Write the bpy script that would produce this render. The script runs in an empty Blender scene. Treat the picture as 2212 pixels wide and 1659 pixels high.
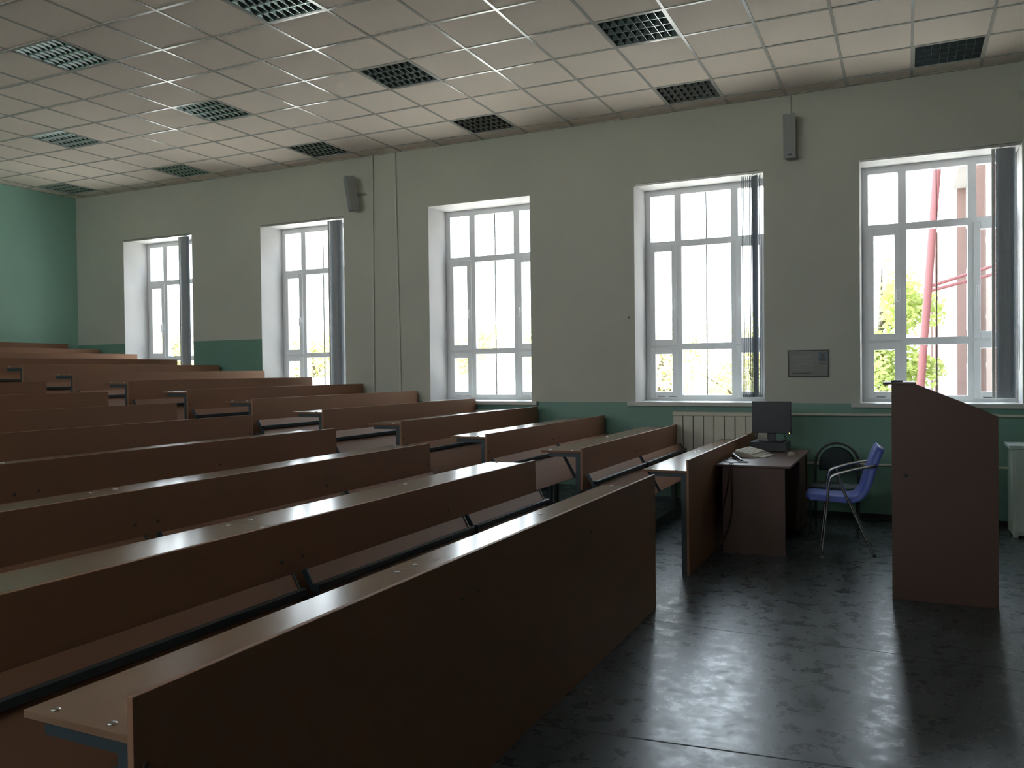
import bpy, math, random
from mathutils import Vector, Matrix
random.seed(7)
C = bpy.context.scene.collection
PI = math.pi

# ------------------------------------------------------------------ helpers
class MB:
    """collects shapes into one mesh"""
    def __init__(self):
        self.v = []; self.f = []; self.sm = []
    def add(self, vs, fs, smooth=False):
        n = len(self.v)
        self.v += [tuple(p) for p in vs]
        for f in fs:
            self.f.append(tuple(i + n for i in f)); self.sm.append(smooth)
        return self
    def box(self, x0, x1, y0, y1, z0, z1):
        vs = [(x, y, z) for x in (x0, x1) for y in (y0, y1) for z in (z0, z1)]
        return self.add(vs, [(0, 1, 3, 2), (4, 6, 7, 5), (0, 4, 5, 1), (2, 3, 7, 6), (0, 2, 6, 4), (1, 5, 7, 3)])
    def obox(self, c, size, rot=None):
        hx, hy, hz = size[0] / 2, size[1] / 2, size[2] / 2
        r = rot or Matrix.Identity(3)
        vs = [Vector(c) + r @ Vector((x, y, z)) for x in (-hx, hx) for y in (-hy, hy) for z in (-hz, hz)]
        return self.add(vs, [(0, 1, 3, 2), (4, 6, 7, 5), (0, 4, 5, 1), (2, 3, 7, 6), (0, 2, 6, 4), (1, 5, 7, 3)])
    def prism(self, poly, fn, a, b):
        """poly: 2d points; fn(u, w, t) -> 3d; extruded t from a to b"""
        n = len(poly)
        vs = [fn(u, w, a) for u, w in poly] + [fn(u, w, b) for u, w in poly]
        fs = [tuple(range(n))[::-1], tuple(range(n, 2 * n))]
        fs += [(i, (i + 1) % n, n + (i + 1) % n, n + i) for i in range(n)]
        return self.add(vs, fs)
    def tube(self, pts, r, n=10, closed=False):
        P = [Vector(p) for p in pts]; m = len(P)
        rr = r if isinstance(r, (list, tuple)) else [r] * m
        vs = []; up = None
        for i, p in enumerate(P):
            if closed: t = P[(i + 1) % m] - P[i - 1]
            else: t = P[min(i + 1, m - 1)] - P[max(i - 1, 0)]
            t.normalize()
            if up is None:
                up = t.orthogonal().normalized()
            else:
                up = (up - t * up.dot(t))
                up = up.normalized() if up.length > 1e-6 else t.orthogonal().normalized()
            s = t.cross(up)
            for k in range(n):
                a = 2 * PI * k / n
                vs.append(p + (up * math.cos(a) + s * math.sin(a)) * rr[i])
        fs = []
        for i in range(m if closed else m - 1):
            j = (i + 1) % m
            for k in range(n):
                fs.append((i * n + k, i * n + (k + 1) % n, j * n + (k + 1) % n, j * n + k))
        self.add(vs, fs, True)
        if not closed:
            self.add(vs[:n], [tuple(range(n))[::-1]]); self.add(vs[-n:], [tuple(range(n))])
        return self
    def lathe(self, prof, o=(0, 0, 0), axis=(0, 0, 1), n=20):
        """prof: (radius, height) list along axis"""
        ax = Vector(axis).normalized(); u = ax.orthogonal().normalized(); w = ax.cross(u)
        vs = []
        for r, h in prof:
            for k in range(n):
                a = 2 * PI * k / n
                vs.append(Vector(o) + ax * h + (u * math.cos(a) + w * math.sin(a)) * r)
        fs = []
        for i in range(len(prof) - 1):
            for k in range(n):
                fs.append((i * n + k, i * n + (k + 1) % n, (i + 1) * n + (k + 1) % n, (i + 1) * n + k))
        self.add(vs, fs, True)
        self.add(vs[:n], [tuple(range(n))[::-1]]); self.add(vs[-n:], [tuple(range(n))])
        return self
    def grid(self, rows, smooth=True):
        n = len(rows[0]); vs = [p for r in rows for p in r]
        fs = [(i * n + k, i * n + k + 1, (i + 1) * n + k + 1, (i + 1) * n + k) for i in range(len(rows) - 1) for k in range(n - 1)]
        return self.add(vs, fs, smooth)
    def build(self, name, mat, parent=None, bevel=0, loc=None):
        me = bpy.data.meshes.new(name)
        me.from_pydata(self.v, [], self.f)
        me.polygons.foreach_set('use_smooth', self.sm)
        me.validate(); me.update()
        o = bpy.data.objects.new(name, me); C.objects.link(o)
        if mat: me.materials.append(mat)
        if parent: o.parent = parent
        if loc: o.location = loc
        if bevel:
            b = o.modifiers.new('bevel', 'BEVEL'); b.width = bevel; b.segments = 2; b.limit_method = 'ANGLE'
        return o

def tag(o, label, cat, group=None):
    o['label'] = label; o['category'] = cat
    if group: o['group'] = group
    return o
def thing(name, label, cat, loc=(0, 0, 0), rz=0, group=None):
    o = bpy.data.objects.new(name, None); C.objects.link(o)
    o.empty_display_size = .05
    o.location = loc; o.rotation_euler = (0, 0, rz)
    return tag(o, label, cat, group)
def struct(o):
    o['kind'] = 'structure'; return o
def copy_tree(o, parent=None):
    c = o.copy(); C.objects.link(c); c.parent = parent
    for ch in o.children: copy_tree(ch, c)
    return c
def smooth_path(pts, k=8):
    """Catmull-Rom through pts"""
    P = [Vector(p) for p in pts]; out = []
    for i in range(len(P) - 1):
        p0 = P[max(i - 1, 0)]; p1 = P[i]; p2 = P[i + 1]; p3 = P[min(i + 2, len(P) - 1)]
        for s in range(k):
            t = s / k
            out.append(.5 * ((2 * p1) + (p2 - p0) * t + (2 * p0 - 5 * p1 + 4 * p2 - p3) * t * t + (3 * p1 - p0 - 3 * p2 + p3) * t ** 3))
    out.append(P[-1]); return out

# ------------------------------------------------------------------ materials
def new_mat(name):
    m = bpy.data.materials.new(name); m.use_nodes = True
    nt = m.node_tree; b = nt.nodes['Principled BSDF']
    return m, nt, b
def mat(name, col, rough=.5, metal=0, var=0, scale=8, stretch=(1, 1, 1), bump=0, bscale=200, spec=.5, coord='Object', rvar=0, emit=None, estr=0):
    m, nt, b = new_mat(name)
    b.inputs['Base Color'].default_value = (*col, 1)
    b.inputs['Roughness'].default_value = rough
    b.inputs['Metallic'].default_value = metal
    b.inputs['Specular IOR Level'].default_value = spec
    if emit:
        b.inputs['Emission Color'].default_value = (*emit, 1); b.inputs['Emission Strength'].default_value = estr
    L = nt.links.new
    if var or bump or rvar:
        tc = nt.nodes.new('ShaderNodeTexCoord'); mp = nt.nodes.new('ShaderNodeMapping')
        mp.inputs['Scale'].default_value = stretch
        L(tc.outputs[coord], mp.inputs['Vector'])
        nz = nt.nodes.new('ShaderNodeTexNoise'); nz.inputs['Scale'].default_value = scale; nz.inputs['Detail'].default_value = 5
        L(mp.outputs[0], nz.inputs['Vector'])
        if var:
            mx = nt.nodes.new('ShaderNodeMix'); mx.data_type = 'RGBA'
            mx.inputs['A'].default_value = (*[c * (1 - var) for c in col], 1)
            mx.inputs['B'].default_value = (*[min(1, c * (1 + var)) for c in col], 1)
            L(nz.outputs['Fac'], mx.inputs['Factor']); L(mx.outputs['Result'], b.inputs['Base Color'])
        if rvar:
            mr = nt.nodes.new('ShaderNodeMapRange')
            mr.inputs['From Min'].default_value = .3; mr.inputs['From Max'].default_value = .7
            mr.inputs['To Min'].default_value = rough - rvar; mr.inputs['To Max'].default_value = rough + rvar
            L(nz.outputs['Fac'], mr.inputs['Value']); L(mr.outputs[0], b.inputs['Roughness'])
        if bump:
            n2 = nt.nodes.new('ShaderNodeTexNoise'); n2.inputs['Scale'].default_value = bscale; n2.inputs['Detail'].default_value = 2
            L(mp.outputs[0], n2.inputs['Vector'])
            bp = nt.nodes.new('ShaderNodeBump'); bp.inputs['Strength'].default_value = bump; bp.inputs['Distance'].default_value = .01
            L(n2.outputs['Fac'], bp.inputs['Height']); L(bp.outputs[0], b.inputs['Normal'])
    return m

WOOD = mat('beech_laminate', (.225, .118, .068), .19, var=.07, scale=6, stretch=(30, .6, 30))
WOODP = mat('beech_laminate_upright', (.30, .148, .082), .50, var=.07, scale=6, stretch=(30, .6, 30), spec=.3)
WOODV = mat('cherry_laminate', (.120, .060, .041), .42, var=.07, scale=6, stretch=(30, 30, .6))
EDGE = mat('laminate_edge_band', (.30, .19, .10), .4)
STEEL = mat('blue_grey_painted_steel', (.040, .050, .053), .40, var=.1, scale=12)
BOLT = mat('zinc_bolt', (.62, .60, .56), .3, metal=1, var=.1, scale=60)
BOLTD = mat('dark_bolt', (.10, .085, .07), .5, metal=.6, var=.2, scale=60)
CEIL = mat('mineral_fibre_tile', (.77, .68, .60), .9, var=.03, scale=60, bump=.15, bscale=120, coord='Object')
GRID = mat('white_enamelled_grid', (.48, .47, .44), .18, var=.02, scale=5)
ALU = mat('louvre_aluminium_tinted_reflection', (.40, .47, .45), .2, metal=1, var=.05, scale=20)  # green-grey tint paints in the teal wall's reflection
LAMPBODY = mat('lamp_housing_enamel', (.42, .43, .42), .4, var=.05, scale=8)
LAMPTUBE = mat('unlit_fluorescent_tube', (.70, .72, .70), .3, var=.02, scale=8)
PVC = mat('white_window_pvc', (.80, .81, .82), .28, var=.03, scale=6)
SEAL = mat('dark_rubber_seal', (.06, .06, .06), .6, var=.1, scale=30)
SILLM = mat('sill_white_plastic', (.66, .66, .62), .35, var=.06, scale=6)
SLAT = mat('dark_blind_fabric', (.125, .140, .160), .75, var=.15, scale=20, bump=.2, bscale=300)
def fabric(name, col, tcol, f):
    m = bpy.data.materials.new(name); m.use_nodes = True
    nt = m.node_tree; nt.nodes.clear(); L = nt.links.new
    out = nt.nodes.new('ShaderNodeOutputMaterial'); d = nt.nodes.new('ShaderNodeBsdfDiffuse'); t = nt.nodes.new('ShaderNodeBsdfTranslucent')
    tc = nt.nodes.new('ShaderNodeTexCoord'); nz = nt.nodes.new('ShaderNodeTexNoise'); nz.inputs['Scale'].default_value = 60
    L(tc.outputs['Object'], nz.inputs['Vector'])
    mx = nt.nodes.new('ShaderNodeMix'); mx.data_type = 'RGBA'
    mx.inputs['A'].default_value = (*[c * .85 for c in col], 1); mx.inputs['B'].default_value = (*[c * 1.15 for c in col], 1)
    L(nz.outputs['Fac'], mx.inputs['Factor']); L(mx.outputs['Result'], d.inputs[0])
    t.inputs[0].default_value = (*tcol, 1)
    ms = nt.nodes.new('ShaderNodeMixShader'); ms.inputs[0].default_value = f
    L(d.outputs[0], ms.inputs[1]); L(t.outputs[0], ms.inputs[2]); L(ms.outputs[0], out.inputs[0])
    return m
SLAT = fabric('grey_blind_fabric', (.60, .63, .67), (.50, .54, .58), .35)
SLATLIT = mat('lit_edge_blind_fabric', (.70, .70, .68), .7, var=.06, scale=20)  # paler colour, light on the slat edge is painted in
RAIL = mat('aluminium_headrail', (.55, .53, .50), .35, metal=.6, var=.05, scale=10)
RAD = mat('cream_radiator_enamel', (.66, .64, .54), .4, var=.08, scale=5)
PIPE = mat('cream_pipe_paint', (.68, .67, .57), .4, var=.08, scale=12)
WPIPE = mat('grey_white_conduit', (.66, .66, .60), .5, var=.06, scale=12)
BLACKP = mat('black_plastic', (.026, .027, .028), .38, var=.15, scale=30)
SCREEN = mat('switched_off_screen', (.030, .031, .033), .32, var=.1, scale=4)
BEIGE = mat('aged_beige_plastic', (.40, .37, .29), .45, var=.06, scale=14)
KEYS = mat('beige_key_caps', (.66, .63, .54), .5, var=.06, scale=40)
LED = mat('amber_power_led', (.9, .5, .1), .4, emit=(1, .55, .12), estr=3, var=.01)
CABLE = mat('black_cable_rubber', (.015, .015, .016), .5, var=.1, scale=30)
CHROME = mat('worn_chrome', (.56, .55, .52), .24, metal=1, var=.08, scale=30)
BLUE = mat('blue_moulded_plastic', (.095, .140, .48), .42, var=.1, scale=6)
BLACKM = mat('black_enamelled_tube', (.016, .018, .020), .35, var=.1, scale=20)
CLOTH = mat('dark_green_black_upholstery', (.022, .034, .036), .8, var=.2, scale=40, bump=.25, bscale=400)
SEATC = mat('grey_green_upholstery', (.040, .058, .056), .75, var=.2, scale=40, bump=.25, bscale=400)
SPEAK = mat('pale_grey_speaker_cloth', (.30, .32, .32), .7, var=.1, scale=80)
SPEAKB = mat('grey_speaker_back', (.33, .335, .31), .6, var=.1, scale=20)
CABM = mat('pale_green_painted_cabinet', (.62, .72, .66), .42, var=.06, scale=4)
FRAMED = mat('dark_thin_frame', (.05, .05, .045), .5, var=.1, scale=20)
PAPER = mat('aged_poster_paper', (.20, .19, .165), .35, var=.12, scale=5, stretch=(1, 1, 6))
INKB = mat('blue_grey_print', (.10, .13, .17), .4, var=.2, scale=12)
INKD = mat('dark_print', (.07, .068, .06), .4, var=.15, scale=30)
INKL = mat('pale_print', (.28, .27, .22), .4, var=.1, scale=30)
BASEB = mat('dark_brown_skirting', (.020, .017, .014), .6, var=.3, scale=9)
MICM = mat('grey_metal_grille', (.30, .30, .31), .35, metal=.8, var=.2, scale=200)

def wall_mat(name, mode):
    """cream emulsion above, teal oil paint below; window reveals white"""
    m, nt, b = new_mat(name); L = nt.links.new
    g = nt.nodes.new('ShaderNodeNewGeometry'); sp = nt.nodes.new('ShaderNodeSeparateXYZ'); L(g.outputs['Position'], sp.inputs[0])
    def cmp(a, op, val):
        n = nt.nodes.new('ShaderNodeMath'); n.operation = op
        L(a, n.inputs[0])
        if isinstance(val, (int, float)): n.inputs[1].default_value = val
        else: L(val, n.inputs[1])
        return n.outputs[0]
    def mix(f, A, B):
        n = nt.nodes.new('ShaderNodeMix'); n.data_type = 'RGBA'
        if isinstance(f, float): n.inputs['Factor'].default_value = f
        else: L(f, n.inputs['Factor'])
        for k, c in (('A', A), ('B', B)):
            if isinstance(c, tuple): n.inputs[k].default_value = (*c, 1)
            else: L(c, n.inputs[k])
        return n.outputs['Result']
    nz = nt.nodes.new('ShaderNodeTexNoise'); nz.inputs['Scale'].default_value = 1.6; nz.inputs['Detail'].default_value = 6
    L(g.outputs['Position'], nz.inputs['Vector'])
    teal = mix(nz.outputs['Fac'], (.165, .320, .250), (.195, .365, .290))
    cream = mix(nz.outputs['Fac'], (.54, .55, .475), (.60, .61, .53))
    white = mix(nz.outputs['Fac'], (.50, .49, .49), (.54, .53, .53))
    if mode == 'window':
        left = cmp(sp.outputs['X'], 'LESS_THAN', -7.6)
        lim = cmp(cmp(left, 'MULTIPLY', .875), 'ADD', 1.176)
        low = cmp(sp.outputs['Z'], 'LESS_THAN', lim)
        col = mix(low, cream, teal)
        col = mix(cmp(sp.outputs['Y'], 'GREATER_THAN', 9.2685), col, white)
    elif mode == 'teal':
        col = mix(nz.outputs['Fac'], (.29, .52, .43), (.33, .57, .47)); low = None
    else:
        low = cmp(sp.outputs['Z'], 'LESS_THAN', 1.176)
        col = mix(low, cream, teal)
    L(col, b.inputs['Base Color'])
    b.inputs['Roughness'].default_value = .5
    if low:
        r = nt.nodes.new('ShaderNodeMapRange'); L(low, r.inputs['Value'])
        r.inputs['To Min'].default_value = .62; r.inputs['To Max'].default_value = .38
        L(r.outputs[0], b.inputs['Roughness'])
    n2 = nt.nodes.new('ShaderNodeTexNoise'); n2.inputs['Scale'].default_value = 30; n2.inputs['Detail'].default_value = 3
    L(g.outputs['Position'], n2.inputs['Vector'])
    bp = nt.nodes.new('ShaderNodeBump'); bp.inputs['Strength'].default_value = .12; bp.inputs['Distance'].default_value = .01
    L(n2.outputs['Fac'], bp.inputs['Height']); L(bp.outputs[0], b.inputs['Normal'])
    return m

def floor_mat():
    m, nt, b = new_mat('dark_glossy_linoleum'); L = nt.links.new
    g = nt.nodes.new('ShaderNodeNewGeometry')
    nz = nt.nodes.new('ShaderNodeTexNoise'); nz.inputs['Scale'].default_value = 2.2; nz.inputs['Detail'].default_value = 8; nz.inputs['Roughness'].default_value = .65
    L(g.outputs['Position'], nz.inputs['Vector'])
    cr = nt.nodes.new('ShaderNodeValToRGB')
    cr.color_ramp.elements[0].position = .30; cr.color_ramp.elements[0].color = (.044, .052, .052, 1)
    cr.color_ramp.elements[1].position = .72; cr.color_ramp.elements[1].color = (.062, .071, .069, 1)
    L(nz.outputs['Fac'], cr.inputs[0])
    # lino seams across the room at measured distances
    sp = nt.nodes.new('ShaderNodeSeparateXYZ'); L(g.outputs['Position'], sp.inputs[0])
    def M(op, a, c):
        n = nt.nodes.new('ShaderNodeMath'); n.operation = op
        for k, q in ((0, a), (1, c)):
            if isinstance(q, (int, float)): n.inputs[k].default_value = q
            else: L(q, n.inputs[k])
        return n.outputs[0]
    seams = None
    for y0, sl, w in ((3.465, .099, .006), (4.92, -.053, .004), (6.9, .02, .004)):
        d = M('ABSOLUTE', M('SUBTRACT', M('SUBTRACT', sp.outputs['Y'], y0), M('MULTIPLY', sp.outputs['X'], sl)), 0)
        s = M('LESS_THAN', d, w)
        seams = s if seams is None else M('MAXIMUM', seams, s)
    mx = nt.nodes.new('ShaderNodeMix'); mx.data_type = 'RGBA'
    L(seams, mx.inputs['Factor']); L(cr.outputs[0], mx.inputs['A']); mx.inputs['B'].default_value = (.010, .011, .012, 1)
    L(mx.outputs['Result'], b.inputs['Base Color'])
    n3 = nt.nodes.new('ShaderNodeTexNoise'); n3.inputs['Scale'].default_value = 9; n3.inputs['Detail'].default_value = 9; n3.inputs['Roughness'].default_value = .7
    L(g.outputs['Position'], n3.inputs['Vector'])
    mr = nt.nodes.new('ShaderNodeMapRange'); mr.inputs['From Min'].default_value = .3; mr.inputs['From Max'].default_value = .7
    mr.inputs['To Min'].default_value = .19; mr.inputs['To Max'].default_value = .41
    L(n3.outputs['Fac'], mr.inputs['Value'])
    rr = M('MAXIMUM', mr.outputs[0], M('MULTIPLY', seams, .7)); L(rr, b.inputs['Roughness'])
    n4 = nt.nodes.new('ShaderNodeTexNoise'); n4.inputs['Scale'].default_value = 3.0; n4.inputs['Detail'].default_value = 5
    mp = nt.nodes.new('ShaderNodeMapping'); mp.inputs['Scale'].default_value = (.8, 3, 1)
    L(g.outputs['Position'], mp.inputs['Vector']); L(mp.outputs[0], n4.inputs['Vector'])
    bp = nt.nodes.new('ShaderNodeBump'); bp.inputs['Strength'].default_value = .05; bp.inputs['Distance'].default_value = .01
    L(n4.outputs['Fac'], bp.inputs['Height']); L(bp.outputs[0], b.inputs['Normal'])
    return m

def glass_mat():
    m = bpy.data.materials.new('clear_window_glass'); m.use_nodes = True
    nt = m.node_tree; nt.nodes.clear(); L = nt.links.new
    out = nt.nodes.new('ShaderNodeOutputMaterial')
    tr = nt.nodes.new('ShaderNodeBsdfTransparent'); tr.inputs[0].default_value = (.86, .88, .87, 1)
    gl = nt.nodes.new('ShaderNodeBsdfGlossy'); gl.inputs['Roughness'].default_value = .02
    lw = nt.nodes.new('ShaderNodeLayerWeight'); lw.inputs['Blend'].default_value = .5
    pw = nt.nodes.new('ShaderNodeMath'); pw.operation = 'POWER'; pw.inputs[1].default_value = 5; L(lw.outputs['Facing'], pw.inputs[0])
    fr = nt.nodes.new('ShaderNodeMath'); fr.operation = 'MULTIPLY_ADD'; L(pw.outputs[0], fr.inputs[0]); fr.inputs[1].default_value = .9; fr.inputs[2].default_value = .04
    mx = nt.nodes.new('ShaderNodeMixShader')
    L(fr.outputs[0], mx.inputs[0]); L(tr.outputs[0], mx.inputs[1]); L(gl.outputs[0], mx.inputs[2]); L(mx.outputs[0], out.inputs[0])
    return m
def leaf_mat(name, col, tcol):
    m = bpy.data.materials.new(name); m.use_nodes = True
    nt = m.node_tree; nt.nodes.clear(); L = nt.links.new
    out = nt.nodes.new('ShaderNodeOutputMaterial')
    d = nt.nodes.new('ShaderNodeBsdfDiffuse'); t = nt.nodes.new('ShaderNodeBsdfTranslucent')
    g = nt.nodes.new('ShaderNodeNewGeometry'); nz = nt.nodes.new('ShaderNodeTexNoise'); nz.inputs['Scale'].default_value = .9
    L(g.outputs['Position'], nz.inputs['Vector'])
    mx = nt.nodes.new('ShaderNodeMix'); mx.data_type = 'RGBA'
    mx.inputs['A'].default_value = (*[c * .7 for c in col], 1); mx.inputs['B'].default_value = (*[min(1, c * 1.3) for c in col], 1)
    L(nz.outputs['Fac'], mx.inputs['Factor']); L(mx.outputs['Result'], d.inputs[0])
    t.inputs[0].default_value = (*tcol, 1)
    ms = nt.nodes.new('ShaderNodeMixShader'); ms.inputs[0].default_value = .45
    L(d.outputs[0], ms.inputs[1]); L(t.outputs[0], ms.inputs[2]); L(ms.outputs[0], out.inputs[0])
    return m

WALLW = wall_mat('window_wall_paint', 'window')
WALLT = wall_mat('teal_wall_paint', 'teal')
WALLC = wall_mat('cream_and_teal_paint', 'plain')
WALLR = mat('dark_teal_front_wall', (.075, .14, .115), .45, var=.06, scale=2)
FLOOR = floor_mat()
GLASS = glass_mat()

# ------------------------------------------------------------------ camera
F, YAW, PITCH, ROLL = 1800.4, .4427, -.0155, -.0115
cy, sy, cp, sp_ = math.cos(YAW), math.sin(YAW), math.cos(PITCH), math.sin(PITCH)
fw = Vector((-sy * cp, cy * cp, sp_)); r0 = Vector((cy, sy, 0)); u0 = r0.cross(fw)
right = r0 * math.cos(ROLL) + u0 * math.sin(ROLL); up = -r0 * math.sin(ROLL) + u0 * math.cos(ROLL)
cam = bpy.data.cameras.new('camera'); cam.sensor_fit = 'HORIZONTAL'; cam.sensor_width = 36; cam.lens = 36 * F / 2212
cam.clip_start = .05; cam.clip_end = 500
co = bpy.data.objects.new('camera', cam); C.objects.link(co)
m = Matrix((right, up, -fw)).transposed().to_4x4(); m.translation = Vector((0, 0, 1.55)); co.matrix_world = m
bpy.context.scene.camera = co

# ------------------------------------------------------------------ room shell
YW, XL, XR, YB, ZC = 9.266, -12.206, 4.6, -3.2, 4.431
YF = 9.72                                   # window frame plane
WINS = [(-11.127, -9.672), (-8.347, -6.890), (-5.558, -4.130), (-2.821, -1.384), (-.434, .997)]
ZS, ZT = 1.18, 3.674
wm = MB(); xs = [XL - .3] + [q for w in WINS for q in w] + [XR + .3]
for i in range(0, len(xs), 2): wm.box(xs[i], xs[i + 1], YW, 9.87, -.9, 4.75)
for a, b in WINS:
    wm.box(a, b, YW, 9.87, -.9, ZS - .04); wm.box(a, b, YW, 9.87, ZT, 4.75)
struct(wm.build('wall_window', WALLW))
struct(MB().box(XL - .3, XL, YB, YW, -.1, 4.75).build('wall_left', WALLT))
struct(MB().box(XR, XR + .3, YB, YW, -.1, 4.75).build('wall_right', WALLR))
FILLWINS = [(x, x + 1.45) for x in (-11.2, -8.9, -6.6, -4.3, -2.0)]  # openings added in the unseen back wall for fill light
BZS, BZT = 2.55, 4.05
bm_ = MB(); xs = [XL - .3] + [q for w in FILLWINS for q in w] + [XR + .3]
for i in range(0, len(xs), 2): bm_.box(xs[i], xs[i + 1], YB - .3, YB, -.1, 4.75)
for a, b in FILLWINS: bm_.box(a, b, YB - .3, YB, -.1, BZS); bm_.box(a, b, YB - .3, YB, BZT, 4.75)
struct(bm_.build('wall_back', WALLC))
struct(MB().box(XL, XR, YB, YW, -.1, 0).build('floor', FLOOR))
# stepped platform under the benches
PITCHX, RISE = .845, .0945
rowx = lambda k: -1.478 - PITCHX * (k - 1) if k < 14 else -12.118
rowp = lambda k: RISE * (k - 1)
poly = [(XL, 0)]
poly += [(rowx(2) + .12, 0)]
for k in range(2, 15):
    poly.append((rowx(k) + .12, rowp(k)))
    poly.append(((rowx(k + 1) + .12) if k < 14 else XL, rowp(k)))
struct(MB().prism(poly, lambda u, w, t: (u, t, w), YB, YW).build('floor_platform', FLOOR))
struct(MB().box(-1.2, XR, YW - .016, YW, 0, .05).build('baseboard_window', BASEB))

# suspended ceiling: tiles, leaving out the lamp cells
X0, Y0, T = -4.747, 8.998, .6
LAMPS = [(i, 0) for i in (-12, -8, -4, 0, 4, 8)] + [(i, 3) for i in (-8, -4, 0, 4)] + [(-4, 6), (0, 6)]
cm = MB(); imin, imax, jmin, jmax = -13, 16, -1, 21
for i in range(imin, imax):
    for j in range(jmin, jmax):
        if (i, j) in LAMPS: continue
        a, b = max(X0 + T * i, XL), min(X0 + T * (i + 1), XR)
        c, d = max(Y0 - T * (j + 1), YB), min(Y0 - T * j, YW)
        if b - a < .001 or d - c < .001: continue
        e = .0015
        cm.box(a + e, b - e, c + e, d - e, ZC + .003 , ZC + .02)
cm.box(XL, XR, YB, YW, ZC + .32, ZC + .34)
struct(cm.build('ceiling', CEIL))
gm = MB()
for i in range(imin + 1, imax):
    x = X0 + T * i
    if XL < x < XR: gm.box(x - .012, x + .012, YB, YW, ZC - .003, ZC + .003)
for j in range(jmin + 1, jmax):
    y = Y0 - T * j
    if YB < y < YW: gm.box(XL, XR, y - .012, y + .012, ZC - .0031, ZC + .0029)
gm.box(XL, XR, YW - .022, YW, ZC - .003, ZC + .003); gm.box(XL, XL + .022, YB, YW, ZC - .003, ZC + .003)
struct(gm.build('ceiling_grid', GRID))

# louvred ceiling lights
def make_lamp():
    t = thing('ceiling_light', '', 'ceiling light', group='louvred ceiling lights')
    h = .288
    b = MB()
    b.box(-h, h, -h, h, .088, .092)
    for s in (-1, 1):
        b.box(s * h - .003, s * h + .003, -h, h, .0, .09); b.box(-h, h, s * h - .003, s * h + .003, .0, .09)
    b.build('housing', LAMPBODY, t)
    # rim
    b = MB()
    for s in (-1, 1):
        b.box(-h, h, s * (h - .006) - .006, s * (h - .006) + .006, -.001, .004)
        b.box(s * (h - .006) - .006, s * (h - .006) + .006, -h + .012, h - .012, -.001, .004)
    b.build('rim', GRID, t)
    # louvre: V-shaped lengthwise and cross blades
    b = MB(); w = .276; n = 4
    for k in range(n + 1):
        y = -w + 2 * w * k / n
        tw = .024
        b.prism([(-.002, .002), (.002, .002), (tw, .05), (-tw, .05)], lambda u, z, q, y=y: (q, max(-w, min(w, y + u)), z), -w, w)
    for k in range(9):
        x = -w + 2 * w * k / 8
        b.prism([(-.0015, .004), (.0015, .004), (.016, .046), (-.016, .046)], lambda u, z, q, x=x: (max(-w, min(w, x + u)), q, z), -w, w)
    b.build('louvre', ALU, t)
    for k in range(n):
        y = -w + 2 * w * (k + .5) / n
        MB().tube([(-w, y, .068), (w, y, .068)], .012, 10).build('tube', LAMPTUBE, t)
    return t
ordn = ['first', 'second', 'third', 'fourth', 'fifth', 'sixth', 'seventh', 'eighth', 'ninth', 'tenth', 'eleventh', 'twelfth', 'thirteenth', 'fourteenth']
lampproto = make_lamp(); used = False
rowname = {0: 'nearest the windows', 3: 'in the middle line', 6: 'farthest from the windows'}
for (i, j) in LAMPS:
    o = copy_tree(lampproto) if used else lampproto
    used = True
    o.location = (X0 + T * (i + .5), Y0 - T * (j + .5), ZC)
    n = {0: (-12, -8, -4, 0, 4, 8), 3: (-8, -4, 0, 4), 6: (-4, 0)}[j].index(i)
    tot = {0: 6, 3: 4, 6: 2}[j]
    o['label'] = 'square louvred ceiling light %s, %s of %s from the teal wall' % (rowname[j], ordn[n], {6: 'six', 4: 'four', 2: 'two'}[tot])

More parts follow.
